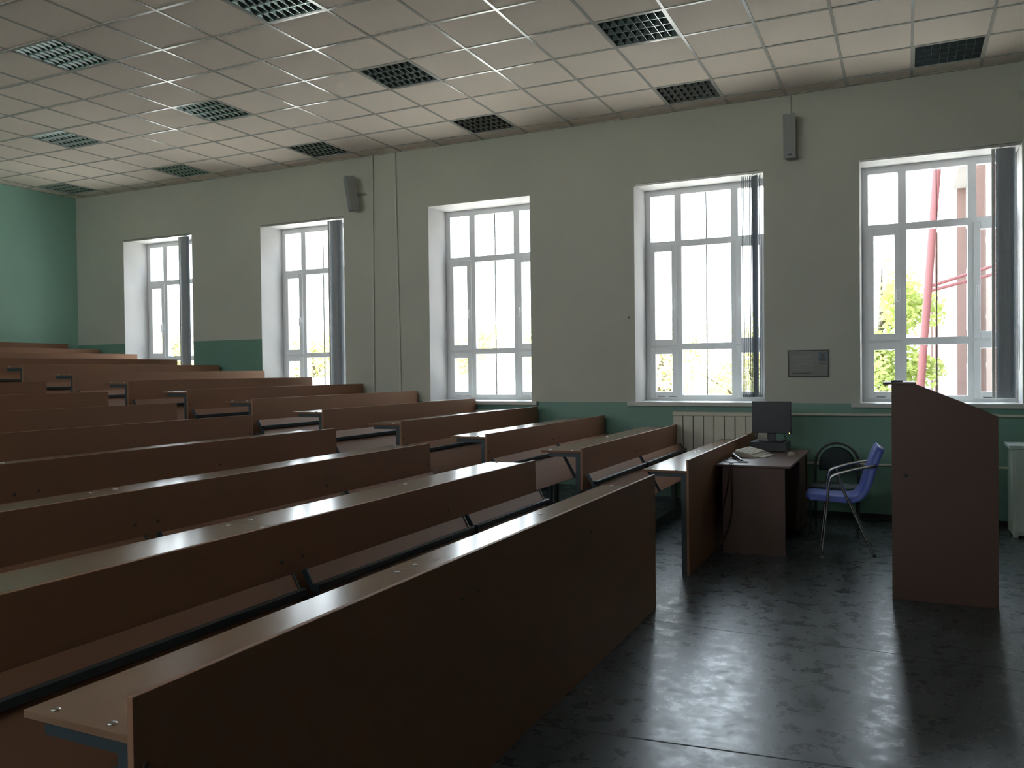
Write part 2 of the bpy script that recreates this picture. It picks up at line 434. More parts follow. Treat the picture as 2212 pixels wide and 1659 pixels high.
# ------------------------------------------------------------------ windows
def make_window(n, a, b, handles=True):
    w = bpy.data.objects.new('window_%d' % n, None); C.objects.link(w); w.location = (a, YF, 0); struct(w)
    W = b - a; y0, y1 = 0, .07
    M1, M2 = .392, W - .392                  # mullion centres
    T1, T2 = 3.026, 1.815                    # transom heights
    zb, zt = ZS, ZT
    f = MB()
    f.box(0, .063, y0, y1, zb, zt); f.box(W - .063, W, y0, y1, zb, zt)
    f.box(.063, W - .063, y0, y1, zb, zb + .066); f.box(.063, W - .063, y0, y1, 3.602, zt)
    for x in (M1, M2): f.box(x - .04, x + .04, y0, y1, zb + .066, 3.602)
    for z in (T1, T2):
        for p, q in ((.063, M1 - .04), (M1 + .04, M2 - .04), (M2 + .04, W - .063)): f.box(p, q, y0, y1, z - .037, z + .037)
    f.build('frame', PVC, w)
    # opening sashes in the side columns, proud of the frame
    for s, (p, q) in enumerate(((.055, M1 - .012), (M2 + .012, W - .055))):
        for zl, zh in ((T2 + .012, T1 - .012), (zb + .03, T2 - .012)):
            sb = MB(); t = .062
            sb.box(p, p + t, -.022, .048, zl, zh); sb.box(q - t, q, -.022, .048, zl, zh)
            sb.box(p + t, q - t, -.022, .048, zl, zl + t + .012); sb.box(p + t, q - t, -.022, .048, zh - t - .012, zh)
            so = sb.build('sash', PVC, w, bevel=.004)
            if zl > 1.8:
                hx = q - .03 if s == 0 else p + .03
                hb = MB(); hb.box(hx - .012, hx + .012, -.034, -.0222, 2.30, 2.37)
                hb.box(hx - .008, hx + .008, -.060, -.034, 2.345, 2.362); hb.box(hx - .009, hx + .009, -.062, -.050, 2.24, 2.362)
                hb.build('handle', PVC, so, bevel=.003)
    g = MB()
    g.box(M1 + .04, M2 - .04, .026, .034, T1 + .037, 3.602); g.box(M1 + .04, M2 - .04, .026, .034, T2 + .037, T1 - .037)
    g.box(M1 + .04, M2 - .04, .026, .034, zb + .066, T2 - .037)
    for p, q in ((.063, M1 - .04), (M2 + .04, W - .063)):
        g.box(p, q, .026, .034, T1 + .037, 3.602)
        g.box(p, q, .055, .062, T2 + .037, T1 - .037); g.box(p, q, .055, .062, zb + .066, T2 - .037)
    g.build('glass', GLASS, w)
    c = MB(); xm = (M1 + M2) / 2
    for zl, zh in ((T1 + .037, 3.602), (T2 + .037, T1 - .037), (zb + .066, T2 - .037)): c.box(xm - .0045, xm + .0045, .022, .038, zl, zh)
    c.build('glazing_bar', SEAL, w)
    v = MB()
    for p in (.14, .28, W - .3): v.box(p, p + .085, -.024, -.0225, zb + .045, zb + .052)
    v.build('vent_slot', SEAL, w)
    s = MB().box(-.085, W + .085, YW - YF - .055, YW - YF, ZS - .042, ZS).box(0, W, YW - YF, 0, ZS - .04, ZS)
    s.build('window_sill', SILLM, w)
    return w
for n, (a, b) in enumerate(WINS): make_window(n + 1, a, b)

# unseen high windows behind the camera, added to let in fill light
for n, (a, b) in enumerate(FILLWINS):
    w = bpy.data.objects.new('window_%d' % (n + 7), None); C.objects.link(w); w.location = (a, YB - .22, 0); struct(w)
    W = b - a; f = MB()
    f.box(0, .06, 0, .07, BZS, BZT); f.box(W - .06, W, 0, .07, BZS, BZT); f.box(.06, W - .06, 0, .07, BZS, BZS + .06); f.box(.06, W - .06, 0, .07, BZT - .06, BZT)
    f.box(W / 2 - .03, W / 2 + .03, 0, .07, BZS + .06, BZT - .06); f.build('frame', PVC, w)
    MB().box(.06, W / 2 - .03, .03, .036, BZS + .06, BZT - .06).box(W / 2 + .03, W - .06, .03, .036, BZS + .06, BZT - .06).build('glass', GLASS, w)

# vertical blinds
def blind(a, b, label, xs, facing):
    t = thing('vertical_blind', label, 'blind', (a, YW, 0), group='vertical blinds at the windows')
    W = b - a
    hr = MB().box(.006, W - .006, .012, .052, ZT - .026, ZT - .002)
    hr.build('headrail', RAIL, t)
    for k in range(3): MB().box(W * (.42 + .23 * k) - .012, W * (.42 + .23 * k) + .012, .004, .058, ZT - .029, ZT - .001).build('rail_bracket', RAIL, t)
    x0, x1 = xs[0] - a, xs[1] - a
    if facing:
        n = 4; wd = .127
        for k in range(n):
            x = x0 + (x1 - x0 - wd) * k / (n - 1); y = .030 + .008 * k
            s = MB()
            rows = [[(x + wd * u / 6, y + .004 * math.sin(PI * u / 6), z) for u in range(7)] for z in (1.235, 3.64)]
            s.grid(rows, False)
            o = s.build('slat', SLAT, t); sd = o.modifiers.new('solid', 'SOLIDIFY'); sd.thickness = .0012
        s = MB(); s.box(x0 - .034, x0 - .006, .028, .05, 1.235, 3.64)
        s.build('lit_slat_edge', SLATLIT, t)  # pale strip stands in for the lit edge of the slats
    else:
        n = 11
        for k in range(n):
            x = x0 + (x1 - x0) * (k + .5) / n + random.uniform(-.004, .004)
            ang = math.radians(99.3 + random.choice((-1, 1)) * random.uniform(2, 6)); dx, dy = math.cos(ang), math.sin(ang)
            if 6 <= k <= 7: ang = math.radians(119 + 3 * (k - 6)); dx, dy = math.cos(ang), math.sin(ang)
            s = MB()
            rows = [[(x + dx * .1 * (u / 4 - .5) , .075 + dy * .1 * (u / 4 - .5), z) for u in range(5)] for z in (1.235, 3.64)]
            s.grid(rows, False); o = s.build('slat', SLAT, t); sd = o.modifiers.new('solid', 'SOLIDIFY'); sd.thickness = .0012
            MB().obox((x, .075, 1.25), (.014, .09, .028), Matrix.Rotation(ang - PI / 2, 3, 'Z')).build('slat_weight', SLAT, t)
    ch = MB().tube([(W - .025, .02, ZT - .03), (W - .024, .02, 1.5)], .0022, 6)
    ch.build('pull_chain', RAIL, t)
    return t
blind(*WINS[0], 'dark grey slats drawn to one side, hung in the window nearest the teal wall', (-9.945, -9.78), True)
blind(*WINS[1], 'dark grey slats drawn to one side, hung in the second window from the teal wall', (-7.147, -6.955), True)
blind(*WINS[3], 'blind with thin slats turned edge-on, in the window behind the computer monitor', (-1.63, -1.41), False)
blind(*WINS[4], 'broad dark grey slats drawn to one side, in the window behind the lectern', (.779, .945), True)

# ------------------------------------------------------------------ bench desks
def bench(kind, L, frames, seats, seam, label):
    """local x: 0 at the panel's front face, local y from the near end, z from the platform"""
    top = .87 if kind == 'front' else .838
    dt = top - (.083 if kind == 'front' else .024)     # desk top height
    t = thing('bench_desk', label, 'bench desk')
    zb = 0 if kind == 'front' else top - .335
    MB().box(-.018, 0, 0, L, zb, top).build('front_panel' if kind == 'front' else 'backrest', WOODP, t, bevel=.0015)
    if kind != 'last':
        for p, q in ((0, seam - .0015), (seam + .0015, L)):
            MB().box(-.354, -.0185, p, q, dt - .018, dt).build('desk_board', WOOD, t, bevel=.0012)
    for y in frames:
        y = min(max(y, .022), L - .022)
        if kind != 'last':
            MB().box(-.060, -.020, y - .02, y + .02, 0, dt - .018).build('leg', STEEL, t)
            MB().box(-.295, -.060, y - .02, y + .02, dt - .050, dt - .0185).build('desk_beam', STEEL, t)
        else:
            MB().box(-.060, -.020, y - .02, y + .02, 0, top - .1).build('leg', STEEL, t)
        MB().box(-.06 if kind == 'last' else -.26, -.061 if kind == 'last' else -.061, y - .02, y + .02, 0, .028).build('foot', STEEL, t) if kind == 'middle' else None
        if kind != 'last':
            for lx in (-.10, -.285):
                MB().lathe([(.0, .0), (.0105, .0), (.0105, .0022), (.006, .0042), (0, .0046)], (lx, y, dt), n=14).build('desk_bolt', BOLT, t)
        MB().lathe([(0, 0), (.0075, 0), (.0075, .002), (.005, .0035), (0, .004)], (0, y, top - .155), axis=(1, 0, 0), n=12).build('panel_bolt', BOLTD, t)
    for (p, q) in seats:
        a = math.radians(30); ca, sa = math.cos(a), math.sin(a)
        # folded seat: top edge leans at the backrest, bottom edge stands out in front
        P = (.022, top - .215); D = (sa, -ca); N = (ca, sa)
        pts = [(P[0], P[1]), (P[0] + D[0] * .37, P[1] + D[1] * .37)]
        pts += [(pts[1][0] + N[0] * .018, pts[1][1] + N[1] * .018), (pts[0][0] + N[0] * .018, pts[0][1] + N[1] * .018)]
        MB().prism(pts, lambda u, w, s: (u, s, w), p + .012, q - .012).build('seat', WOODP, t, bevel=.0015)
        e1 = [(P[0] + D[0] * d_ + N[0] * n_, P[1] + D[1] * d_ + N[1] * n_) for d_, n_ in ((-.004, -.004), (.372, -.004), (.372, .022), (-.004, .022))]
        for y in (p + .0035, q - .0115): MB().prism(e1, lambda u, w, s: (u, s, w), y, y + .008).build('seat_end_plate', STEEL, t)
        s0 = .088; cx, cz = P[0] + D[0] * s0 + N[0] * .033, P[1] + D[1] * s0 + N[1] * .033
        MB().box(cx - .0145, cx + .0145, p, q, cz - .0145, cz + .0145).build('seat_rail', STEEL, t, bevel=.002)
        for y in (p + .003, q - .003):
            br = MB().prism([(-.02, top - .34), (-.02, top - .42), (.03, top - .40), (cx + .012, cz - .05), (cx + .014, cz + .012), (cx - .016, cz + .012), (cx - .03, cz - .05), (.012, top - .34)],
                            lambda u, w, s: (u, s, w), y - .003, y + .003)
            br.build('seat_bracket', STEEL, t)
    return t

NY, WY = 1.232, 6.184
NL, WL = 5.265 - NY, 9.188 - WY
nfr, wfr = [.03, 1.44, 1.57, 2.82, 4.0], [.03, 1.44, 1.60, 2.99]
nse = [(.03, 1.47), (1.54, 2.93), (2.97, 4.02)]; wse = [(.03, 1.43), (1.48, 3.0)]
f1 = bench('front', NL, nfr, [], 1.505, 'wood-laminate front-row desk nearest the camera, with a tall floor-length panel'); f1.location = (rowx(1), NY, 0)
f2 = bench('front', WL, wfr, [], 1.52, 'wood-laminate front-row desk behind the computer table, its panel reaching the floor'); f2.location = (rowx(1), WY, 0)
pn = bench('middle', NL, nfr, nse, 1.505, ''); pw = bench('middle', WL, wfr, wse, 1.52, '')
for k in range(2, 9):
    o = pn if k == 2 else copy_tree(pn)
    o.location = (rowx(k), NY, rowp(k)); o['group'] = 'bench rows on the near side of the aisle'
    o['label'] = 'brown laminate bench with folded seats, near side of the aisle, %s row from the front' % ordn[k - 1]
for k in range(2, 14):
    o = pw if k == 2 else copy_tree(pw)
    o.location = (rowx(k), WY, rowp(k)); o['group'] = 'bench rows on the window side of the aisle'
    o['label'] = 'brown laminate bench with folded seats, window side of the aisle, %s row from the front' % ordn[k - 1]
bl = bench('last', 9.01 - WY, [.03, 1.44, 2.78], [(.03, 1.43), (1.48, 2.79)], 1.5, 'hindmost bench backrest standing against the teal wall')
bl.location = (rowx(14), WY, rowp(14))

# ------------------------------------------------------------------ computer table and what stands on it
DT = .745
t = thing('computer_table', 'brown laminate computer table carrying a monitor, beside the front-row desk', 'table', (-1.17, 7.75, 0))
cx, cyy = -1.17, 7.75
MB().box(-1.455 - cx, -.862 - cx, 7.085 - cyy, 8.62 - cyy, DT - .018, DT).build('table_top', WOODV, t, bevel=.0015)
MB().box(-1.412 - cx, -.908 - cx, 7.112 - cyy, 7.130 - cyy, 0, DT - .0185).build('side_panel', WOODV, t)
MB().box(-1.412 - cx, -.885 - cx, 8.57 - cyy, 8.588 - cyy, 0, DT - .0185).build('side_panel', WOODV, t)
MB().box(-1.400 - cx, -1.384 - cx, 7.131 - cyy, 8.569 - cyy, .20, DT - .0185).build('modesty_panel', WOODV, t)
MB().box(-1.36 - cx, -.90 - cx, 8.06 - cyy, 8.568 - cyy, .05, DT - .019).build('drawer_pedestal', WOODV, t)

PX, PY = -1.213, 8.29
t = thing('desktop_computer', 'flat black computer case lying under the monitor', 'computer', (PX, PY, DT))
MB().box(-.167, .167, .012, .36, .006, .09).build('case', BLACKP, t, bevel=.003)
b = MB().box(-.167, .167, 0, .0118, .004, .092); b.build('front_bezel', BLACKP, t, bevel=.003)
MB().box(-.045, .10, -.002, -.0002, .055, .075).build('disc_drive', SCREEN, t)
MB().box(-.055, -.052, -.0015, -.0002, .008, .088).box(.105, .107, -.0015, -.0002, .008, .088).build('bezel_seam', SEAL, t)
MB().lathe([(0, 0), (.006, 0), (.006, .002), (0, .003)], (-.012, -.0003, .038), axis=(0, -1, 0), n=14).build('power_button', CHROME, t)

MZ = DT + .0925
t = thing('computer_monitor', 'black flat monitor with a dark screen, standing on the computer case', 'monitor', (-1.197, 8.42, MZ), rz=math.radians(-4))
b = MB().box(-.186, .186, -.012, .018, .078, .388); b.build('casing', BLACKP, t, bevel=.004)
MB().box(-.173, .173, -.0135, -.0122, .094, .374).build('screen', SCREEN, t)
MB().box(-.13, .13, .0185, .045, .13, .34).build('back_cover', BLACKP, t, bevel=.008)
MB().box(-.040, .040, .02, .04, .008, .13).build('neck', BLACKP, t, bevel=.004)
b = MB(); b.prism([(-.115, -.085), (.115, -.085), (.105, .085), (-.09, .085)], lambda u, w, z: (u, w + .03, z), 0, .010); b.build('stand_base', BLACKP, t, bevel=.003)
MB().box(.168, .174, -.0145, -.0124, .081, .086).build('power_light', LED, t)
MB().tube(smooth_path([(-.13, .04, .14), (-.145, .045, .07), (-.17, .05, .02), (-.175, .08, .004)]), .004, 8).build('cable', CABLE, t)
MB().tube(smooth_path([(.085, .04, .14), (.11, .045, .06), (.125, .05, .02), (.12, .09, .004)]), .004, 8).build('cable', CABLE, t)

t = thing('keyboard', 'beige computer keyboard lying in front of the black computer case', 'keyboard', (-1.285, 7.87, DT), rz=math.radians(-9))
# user sits towards +x: rear edge (raised) at -x
b = MB().prism([(-.10, .004), (.10, 0), (.10, .014), (.06, .022), (-.10, .058)], lambda u, w, s: (u, s, w), -.215, .215); b.build('keyboard_body', BEIGE, t, bevel=.003)
b = MB()
for r in range(6):
    for c in range(19):
        x = -.086 + r * .0245; y = -.200 + c * .0212
        z = .058 - (x + .10) / .16 * .036
        b.obox((x, y + .008, z + .004), (.0165, .0155, .014), Matrix.Rotation(math.radians(12.7), 3, 'Y'))
b.build('key', KEYS, t)['kind'] = 'stuff'
MB().prism([(.101, 0), (.155, 0), (.155, .007), (.101, .0115)], lambda u, w, s: (u, s, w), -.16, .16).build('palm_rest', BEIGE, t, bevel=.002)

t = thing('computer_mouse', 'small pale mouse on the computer table near its outer edge', 'mouse', (-.965, 8.02, DT), rz=math.radians(70))
rows = []
for i in range(9):
    th = PI / 2 * i / 8
    rows.append([(math.cos(th) ** .7 * .052 * math.cos(a), math.cos(th) ** .7 * .030 * math.sin(a), .032 * math.sin(th) * (1 - .15 * math.cos(a) * math.cos(th))) for a in [2 * PI * k / 20 for k in range(21)]])
MB().grid(rows).build('mouse_body', BEIGE, t)
MB().box(.012, .03, -.0028, .0028, .024, .0325).build('scroll_wheel', SEAL, t)
MB().tube(smooth_path([(.052, 0, .008), (.10, .02, .004), (.16, .10, .004), (.20, .16, .004)]), .0022, 6).build('cable', BEIGE, t)

# microphone with its lead hanging over the table edge
t = thing('microphone', 'dark hand-held microphone lying on the near end of the computer table', 'microphone', (-1.36, 7.48, DT))
A = Vector((-.062, .16, .026)); B = Vector((.07, -.17, .016)); ax = (B - A).normalized(); ln = (B - A).length
MB().lathe([(0.001, 0), (.014, .003), (.022, .014), (.024, .026), (.021, .042), (.0165, .05)], A, ax, 18).build('grille', MICM, t)
MB().lathe([(.0175, .048), (.0175, .056), (.0155, .07), (.0115, ln - .06), (.0105, ln - .03)], A, ax, 16).build('handle', BLACKP, t)
MB().lathe([(.011, ln - .032), (.011, ln), (.006, ln + .006)], A, ax, 14).build('connector', CHROME, t)
Bl = B + ax * .006
o = (-1.36, 7.48, DT)
lead = [Bl, Bl + Vector((.045, -.06, -.006)), (.125, -.16, .005), (.10, -.235, .005), (.02, -.27, .005), (.012, -.365, .005), (.010, -.405, .0), (.006, -.412, -.10), (-.03, -.405, -.30), (-.075, -.402, -.50), (-.082, -.43, -.66), (-.06, -.46, -.735), (.05, -.52, -.738)]
MB().tube(smooth_path(lead, 8), .0035, 8).build('lead', CABLE, t)
lead2 = [(-.078, .02, .005), (-.085, -.10, .005), (-.06, -.22, .005), (.0, -.30, .006), (.035, -.35, .005), (.03, -.405, 0), (.025, -.412, -.12), (.028, -.408, -.30), (.012, -.404, -.48), (-.04, -.42, -.62), (-.10, -.45, -.736), (-.0, -.55, -.738)]
MB().tube(smooth_path(lead2, 8), .0035, 8).build('lead', CABLE, t)

# ------------------------------------------------------------------ chairs
def blue_chair():
    t = thing('armchair', 'blue plastic chair with metal tube arms, turned towards the computer table', 'chair', (-.50, 7.60, 0), rz=math.radians(6))
    # shell profile in x-z, chair faces -x
    prof = smooth_path([(-.285, 0, .452), (-.27, 0, .474), (-.20, 0, .478), (-.08, 0, .470), (.04, 0, .466), (.10, 0, .480), (.140, 0, .530), (.165, 0, .60), (.195, 0, .70), (.235, 0, .82), (.262, 0, .885), (.275, 0, .905)], 6)
    half = .215; rows = []
    for i, p in enumerate(prof):
        tg = (prof[min(i + 1, len(prof) - 1)] - prof[max(i - 1, 0)]).normalized()
        nrm = Vector((tg.z, 0, -tg.x))                    # points down / backwards
        fr = i / (len(prof) - 1)
        w = half * (1 - .10 * max(0, (fr - .6) / .4) - .5 * max(0, (fr - .86) / .14) ** 2.5 - .15 * max(0, (.05 - fr) / .05))
        row = []
        for k in range(15):
            s = (k / 14 * 2 - 1)
            dish = -.012 * (1 - s * s)                    # hollow in the middle
            skirt = (.038 + .014 * min(1, max(0, (fr - .45) / .2))) * max(0, (abs(s) - .86) / .14) ** 1.4
            q = p - nrm * (dish * -1) + nrm * skirt
            row.append((q.x, s * w, q.z))
        rows.append(row)
    o = MB().grid(rows).build('shell', BLUE, t)
    sd = o.modifiers.new('solid', 'SOLIDIFY'); sd.thickness = .007; sd.offset = 0
    for s in (-1, 1):
        y = s * .235
        leg = smooth_path([(.245, y * .93, .742), (.20, y, .735), (.05, y, .700), (-.08, y, .652), (-.105, y, .610), (-.118, y, .56), (-.128, y, .42), (-.150, y, .20), (-.172, y, .0)], 6)
        MB().tube(leg, .0115, 10).build('arm_and_front_leg', CHROME, t)
        MB().tube([(-.045, y, .668), (-.03, y, .60), (.08, y, .34), (.225, y, .012), (.232, y, 0)], .0115, 10).build('rear_leg', CHROME, t)
        MB().lathe([(.014, 0), (.014, .02)], (.229, y, 0), n=12).build('foot_cap', BLACKP, t)
        MB().lathe([(.014, 0), (.014, .02)], (-.171, y, 0), n=12).build('foot_cap', BLACKP, t)
    MB().tube([(-.127, -.235, .435), (-.127, .235, .435)], .0105, 8).build('cross_bar', CHROME, t)
    MB().tube([(.055, -.235, .40), (.055, .235, .40)], .0105, 8).build('cross_bar', CHROME, t)
    MB().tube([(.222, -.225, .740), (.215, .225, .740)], .009, 8).build('back_bar', CHROME, t)
    return t
blue_chair()

def black_chair():
    t = thing('visitor_chair', 'dark upholstered chair with an arched tube back, by the wall behind the blue chair', 'chair', (-.612, 8.33, 0))
    # seat pad (faces -y)
    def rr(w, d, z, n=28, e=3.2):
        return [(math.copysign(abs(math.cos(a)) ** (2 / e), math.cos(a)) * w, math.copysign(abs(math.sin(a)) ** (2 / e), math.sin(a)) * d, z) for a in [2 * PI * k / n for k in range(n + 1)]]
    b = MB(); b.grid([rr(.18, .18, .405), rr(.222, .215, .41), rr(.232, .225, .425), rr(.226, .22, .445), rr(.17, .165, .458), rr(.001, .001, .460)])
    b.build('seat', SEATC, t)
    # arched backrest pad
    def arch(w, h0, h1, y, n=14):
        pts = [(-w, y, h0)]
        r = w; zc = h1 - r
        for k in range(n + 1):
            a = PI - PI * k / n; pts.append((math.cos(a) * r, y, zc + math.sin(a) * r))
        pts.append((w, y, h0)); return pts
    pts = arch(.160, .560, .788, 0)
    def dom(u, z, s):
        return (u, s + .10 * (z - .45) + .02 * 0, z)
    b = MB(); n = len(pts)
    A = [dom(p[0] * .9, .674 + (p[2] - .674) * .9, .172) for p in pts]; B = [dom(p[0], p[2], .184) for p in pts]
    D = [dom(p[0], p[2], .206) for p in pts]; E_ = [dom(p[0] * .9, .674 + (p[2] - .674) * .9, .216) for p in pts]
    b.grid([l + [l[0]] for l in (A, B, D, E_)]); b.add(A, [tuple(range(n))]); b.add(E_, [tuple(range(n))[::-1]])
    b.build('backrest', CLOTH, t)
    # tube frame: hind legs rise into the arch
    w = .193
    ar = [(-w, .235, 0), (-w, .222, .22), (-w, .205, .42), (-w, .208, .55)]
    ar += [(math.cos(a) * w, .21 + .10 * (.63 + math.sin(a) * w - .55), .63 + math.sin(a) * w) for a in [PI - PI * k / 12 for k in range(13)]]
    ar += [(w, .208, .55), (w, .205, .42), (w, .222, .22), (w, .235, 0)]
    MB().tube(ar, .0115, 10).build('back_frame', BLACKM, t)
    for s in (-1, 1):
        MB().tube([(s * .205, -.245, 0), (s * .20, -.215, .30), (s * .197, -.205, .405)], .0115, 10).build('front_leg', BLACKM, t)
        MB().tube([(s * .197, -.205, .398), (s * .195, .205, .398)], .0105, 8).build('seat_rail', BLACKM, t)
        MB().tube([(s * .15, .20, .60), (s * .192, .208, .60)], .006, 8).build('back_bracket', BLACKM, t)
    return t
black_chair()

# ------------------------------------------------------------------ lectern
t = thing('lectern', 'tall brown laminate lectern with a sloping top, standing alone on the open floor', 'lectern', (-.094, 6.091, 0), rz=.012)
side = [(0, 0), (.617, 0), (.617, 1.225), (.142, 1.43), (0, 1.43)]
for y in (0, .532): MB().prism(side, lambda u, w, s: (u, s, w), y, y + .018).build('side_panel', WOODV, t, bevel=.001)
MB().box(.01, .028, .019, .531, .04, 1.425).build('front_panel', WOODV, t)
sl = math.atan2(1.225 - 1.43, .617 - .142)
b = MB(); b.prism([(.142, 1.395), (.612, 1.192), (.612, 1.176), (.142, 1.379)], lambda u, w, s: (u, s, w), .019, .531); b.build('reading_board', WOODV, t)
MB().box(-.052, .148, -.012, .562, 1.4302, 1.446).build('top_shelf', WOODV, t, bevel=.001)
MB().box(.03, .60, .019, .531, .72, .738).build('inner_shelf', WOODV, t)
MB().lathe([(.0135, -.0004), (.0135, .0012), (.0, .0014)], (.082, 0, .83), axis=(0, -1, 0), n=14).build('cable_hole', SEAL, t)
t2 = thing('microphone_holder', 'small dark holder lying on top of the lectern', 'holder', (-.062, 6.13, 1.4461))
MB().tube([(-.035, .0, .006), (.035, 0.01, .006)], .006, 8).build('clip', BLACKP, t2)
MB().box(-.02, .0, -.012, .012, 0, .014).box(.012, .028, -.01, .014, 0, .012).build('base_plate', BLACKP, t2)

# ------------------------------------------------------------------ cabinet at the right edge
t = thing('low_cabinet', 'pale green painted low cabinet against the wall, behind and beside the lectern', 'cabinet', (1.25, 8.68, 0))
MB().box(-.395, .395, .0, .42, .02, .80).build('carcass', CABM, t)
MB().box(-.425, .425, -.03, .44, .80, .832).build('top_board', CABM, t, bevel=.004)
for s in (-1, 1):
    d = MB().box(min(s * .004, s * .372), max(s * .004, s * .372), -.018, -.001, .05, .775).build('door', CABM, t, bevel=.003)
    MB().box(s * .045 - .006, s * .045 + .006, -.034, -.018, .40, .50).build('handle', CHROME, d)
for x in (-.37, .37):
    for y in (.03, .39): MB().box(x - .02, x + .02, y - .02, y + .02, 0, .0199).build('foot', CABM, t)

# ------------------------------------------------------------------ heating
def radiator(x0, n, label):
    t = thing('radiator', label, 'radiator', (x0, YW, 0)); W = n * .114
    for k in range(n):
        b = MB().box(k * .114 + .003, k * .114 + .111, -.070, -.055, .50, 1.03); b.build('section', RAD, t, bevel=.006)
    MB().box(0, W, -.0545, -.02, .50, 1.03).build('core', SEAL, t)
    MB().box(-.004, W + .004, -.072, -.012, 1.0305, 1.075).build('top_rail', RAD, t, bevel=.006)
    for k in (1, n - 1): MB().box(k * .114 - .015, k * .114 + .015, -.0199, 0, .94, .98).build('wall_bracket', SEAL, t)
    for k in (1, n - 1): MB().box(k * .114 - .015, k * .114 + .015, -.0199, 0, .55, .59).build('wall_bracket', SEAL, t)
    return t
radiator(-2.372, 9, 'cream sectional radiator under the window behind the computer monitor')
radiator(-5.45, 8, 'radiator under the third window from the teal wall, almost hidden by the benches')
def pipe(name, label, cat, pts, r, m):
    tag(MB().tube(pts, r, 10).build(name, m), label, cat)
pipe('heating_pipe', 'cream heating pipe running along the wall just under the window sill', 'pipe', [(-1.34, YW - .05, 1.057), (.70, YW - .05, 1.067), (.78, YW - .05, 1.071), (.80, YW - .052, 1.066), (XR, YW - .05, 1.068)], .014, PIPE)
pipe('heating_pipe', 'cream heating pipe running low along the wall, behind the chairs', 'pipe', [(-1.34, YW - .045, .548), (.84, YW - .045, .566), (XR, YW - .045, .57)], .013, PIPE)
pipe('wall_conduit', 'thin pale pipe running down the wall from the ceiling, the one nearer the wall speaker', 'pipe', [(-6.402, YW - .014, ZC - .005), (-6.425, YW - .014, 1.0)], .0125, WPIPE)
pipe('wall_conduit', 'thin pale pipe running down the wall from the ceiling, nearer the window without a blind', 'pipe', [(-6.05, YW - .014, ZC - .005), (-6.0, YW - .014, 1.0)], .0135, WPIPE)
tag(MB().lathe([(0, 0), (.015, 0), (.013, .008), (0, .009)], (-2.896, YW - .0005, 2.151), axis=(0, -1, 0), n=14).build('wall_hook', SPEAK), 'tiny dark knob on the wall between the two middle windows', 'hook')

# ------------------------------------------------------------------ wall speakers
def speaker(loc, rz, tilt, label):
    t = thing('wall_speaker', label, 'speaker', loc, rz, group='wall speakers')
    R = Matrix.Rotation(tilt, 3, 'X')
    def P(x, y, z): return tuple(R @ Vector((x, y, z)))
    b = MB()
    b.prism([(-.062, -.085), (.062, -.085), (.050, .03), (-.050, .03)], lambda u, w, z: P(u, w, z), -.225, .225); b.build('cabinet', SPEAKB, t, bevel=.004)
    b = MB(); b.prism([(-.060, -.094), (.060, -.094), (.063, -.0853), (-.063, -.0853)], lambda u, w, z: P(u, w, z), -.228, .228); b.build('grille', SPEAK, t, bevel=.003)
    b = MB(); b.prism([(-.02, -.0955), (.02, -.0955), (.02, -.0942), (-.02, -.0942)], lambda u, w, z: P(u, w, z), -.197, -.185); b.build('badge', BLACKP, t)
    return t
s = speaker((-1.095, YW - .075, 3.965), 0, math.radians(4), 'slim grey speaker high on the wall between the two windows nearest the lectern')
MB().box(-.025, .025, .031, .0745, -.05, .05).build('bracket', SPEAKB, s)
MB().tube([(-.0, .05, .21), (-.0, .066, .24), (0, .066, ZC - 3.965 - .005)], .004, 6).build('cable', SPEAKB, s)
s = speaker((-6.62, YW - .13, 3.93), math.radians(-38), math.radians(9), 'slim grey speaker turned sideways high on the wall beside two thin pipes')
MB().tube([(.02, .03, 0), (.05, .11, 0)], .014, 8).build('bracket', SPEAKB, s)

# ------------------------------------------------------------------ poster
t = thing('wall_poster', 'framed brownish poster with a small portrait, on the wall above the computer chairs', 'poster', (-.939, YW, 1.595))
w, h = .203, .141
b = MB(); b.box(-w, w, -.016, -.001, h - .009, h).box(-w, w, -.016, -.001, -h, -h + .009).box(-w, -w + .009, -.016, -.001, -h + .009, h - .009).box(w - .009, w, -.016, -.001, -h + .009, h - .009)
b.build('frame', FRAMED, t)
MB().box(-w + .009, w - .009, -.009, -.002, -h + .009, h - .009).build('sheet', PAPER, t)
y0, y1 = -.0098, -.0091
MB().box(.10, .185, y0, y1, .02, .118).build('portrait_ground', INKB, t)
b = MB()                                                   # head and shoulders silhouette
sil = [(-.036, -.042), (.036, -.042), (.034, -.022), (.016, -.010), (.014, .0)]
sil += [(math.cos(a) * .019, .018 + math.sin(a) * .024) for a in [-.6 + (PI + 1.2) * k / 12 for k in range(13)]]
sil += [(-.014, .0), (-.016, -.010), (-.034, -.022)]
b.prism(sil, lambda u, w_, s: (.143 + u, s, .066 + w_), -.0106, -.0099); b.build('portrait', INKD, t)
b = MB()
b.box(-.15, -.09, y0, y1, .107, .112).box(-.165, .03, y0, y1, -.112, -.096)
for k in range(3): b.box(.105, .18, y0, y1, .004 - .010 * k, .008 - .010 * k)
b.build('dark_print', INKD, t)
b = MB()
for k in range(10):
    z = .075 - k * .0155; b.box(-.16 + .01 * (k % 3), .035 + .012 * ((k * 5) % 4), y0, y1, z, z + .005)
b.build('text_lines', INKL, t)

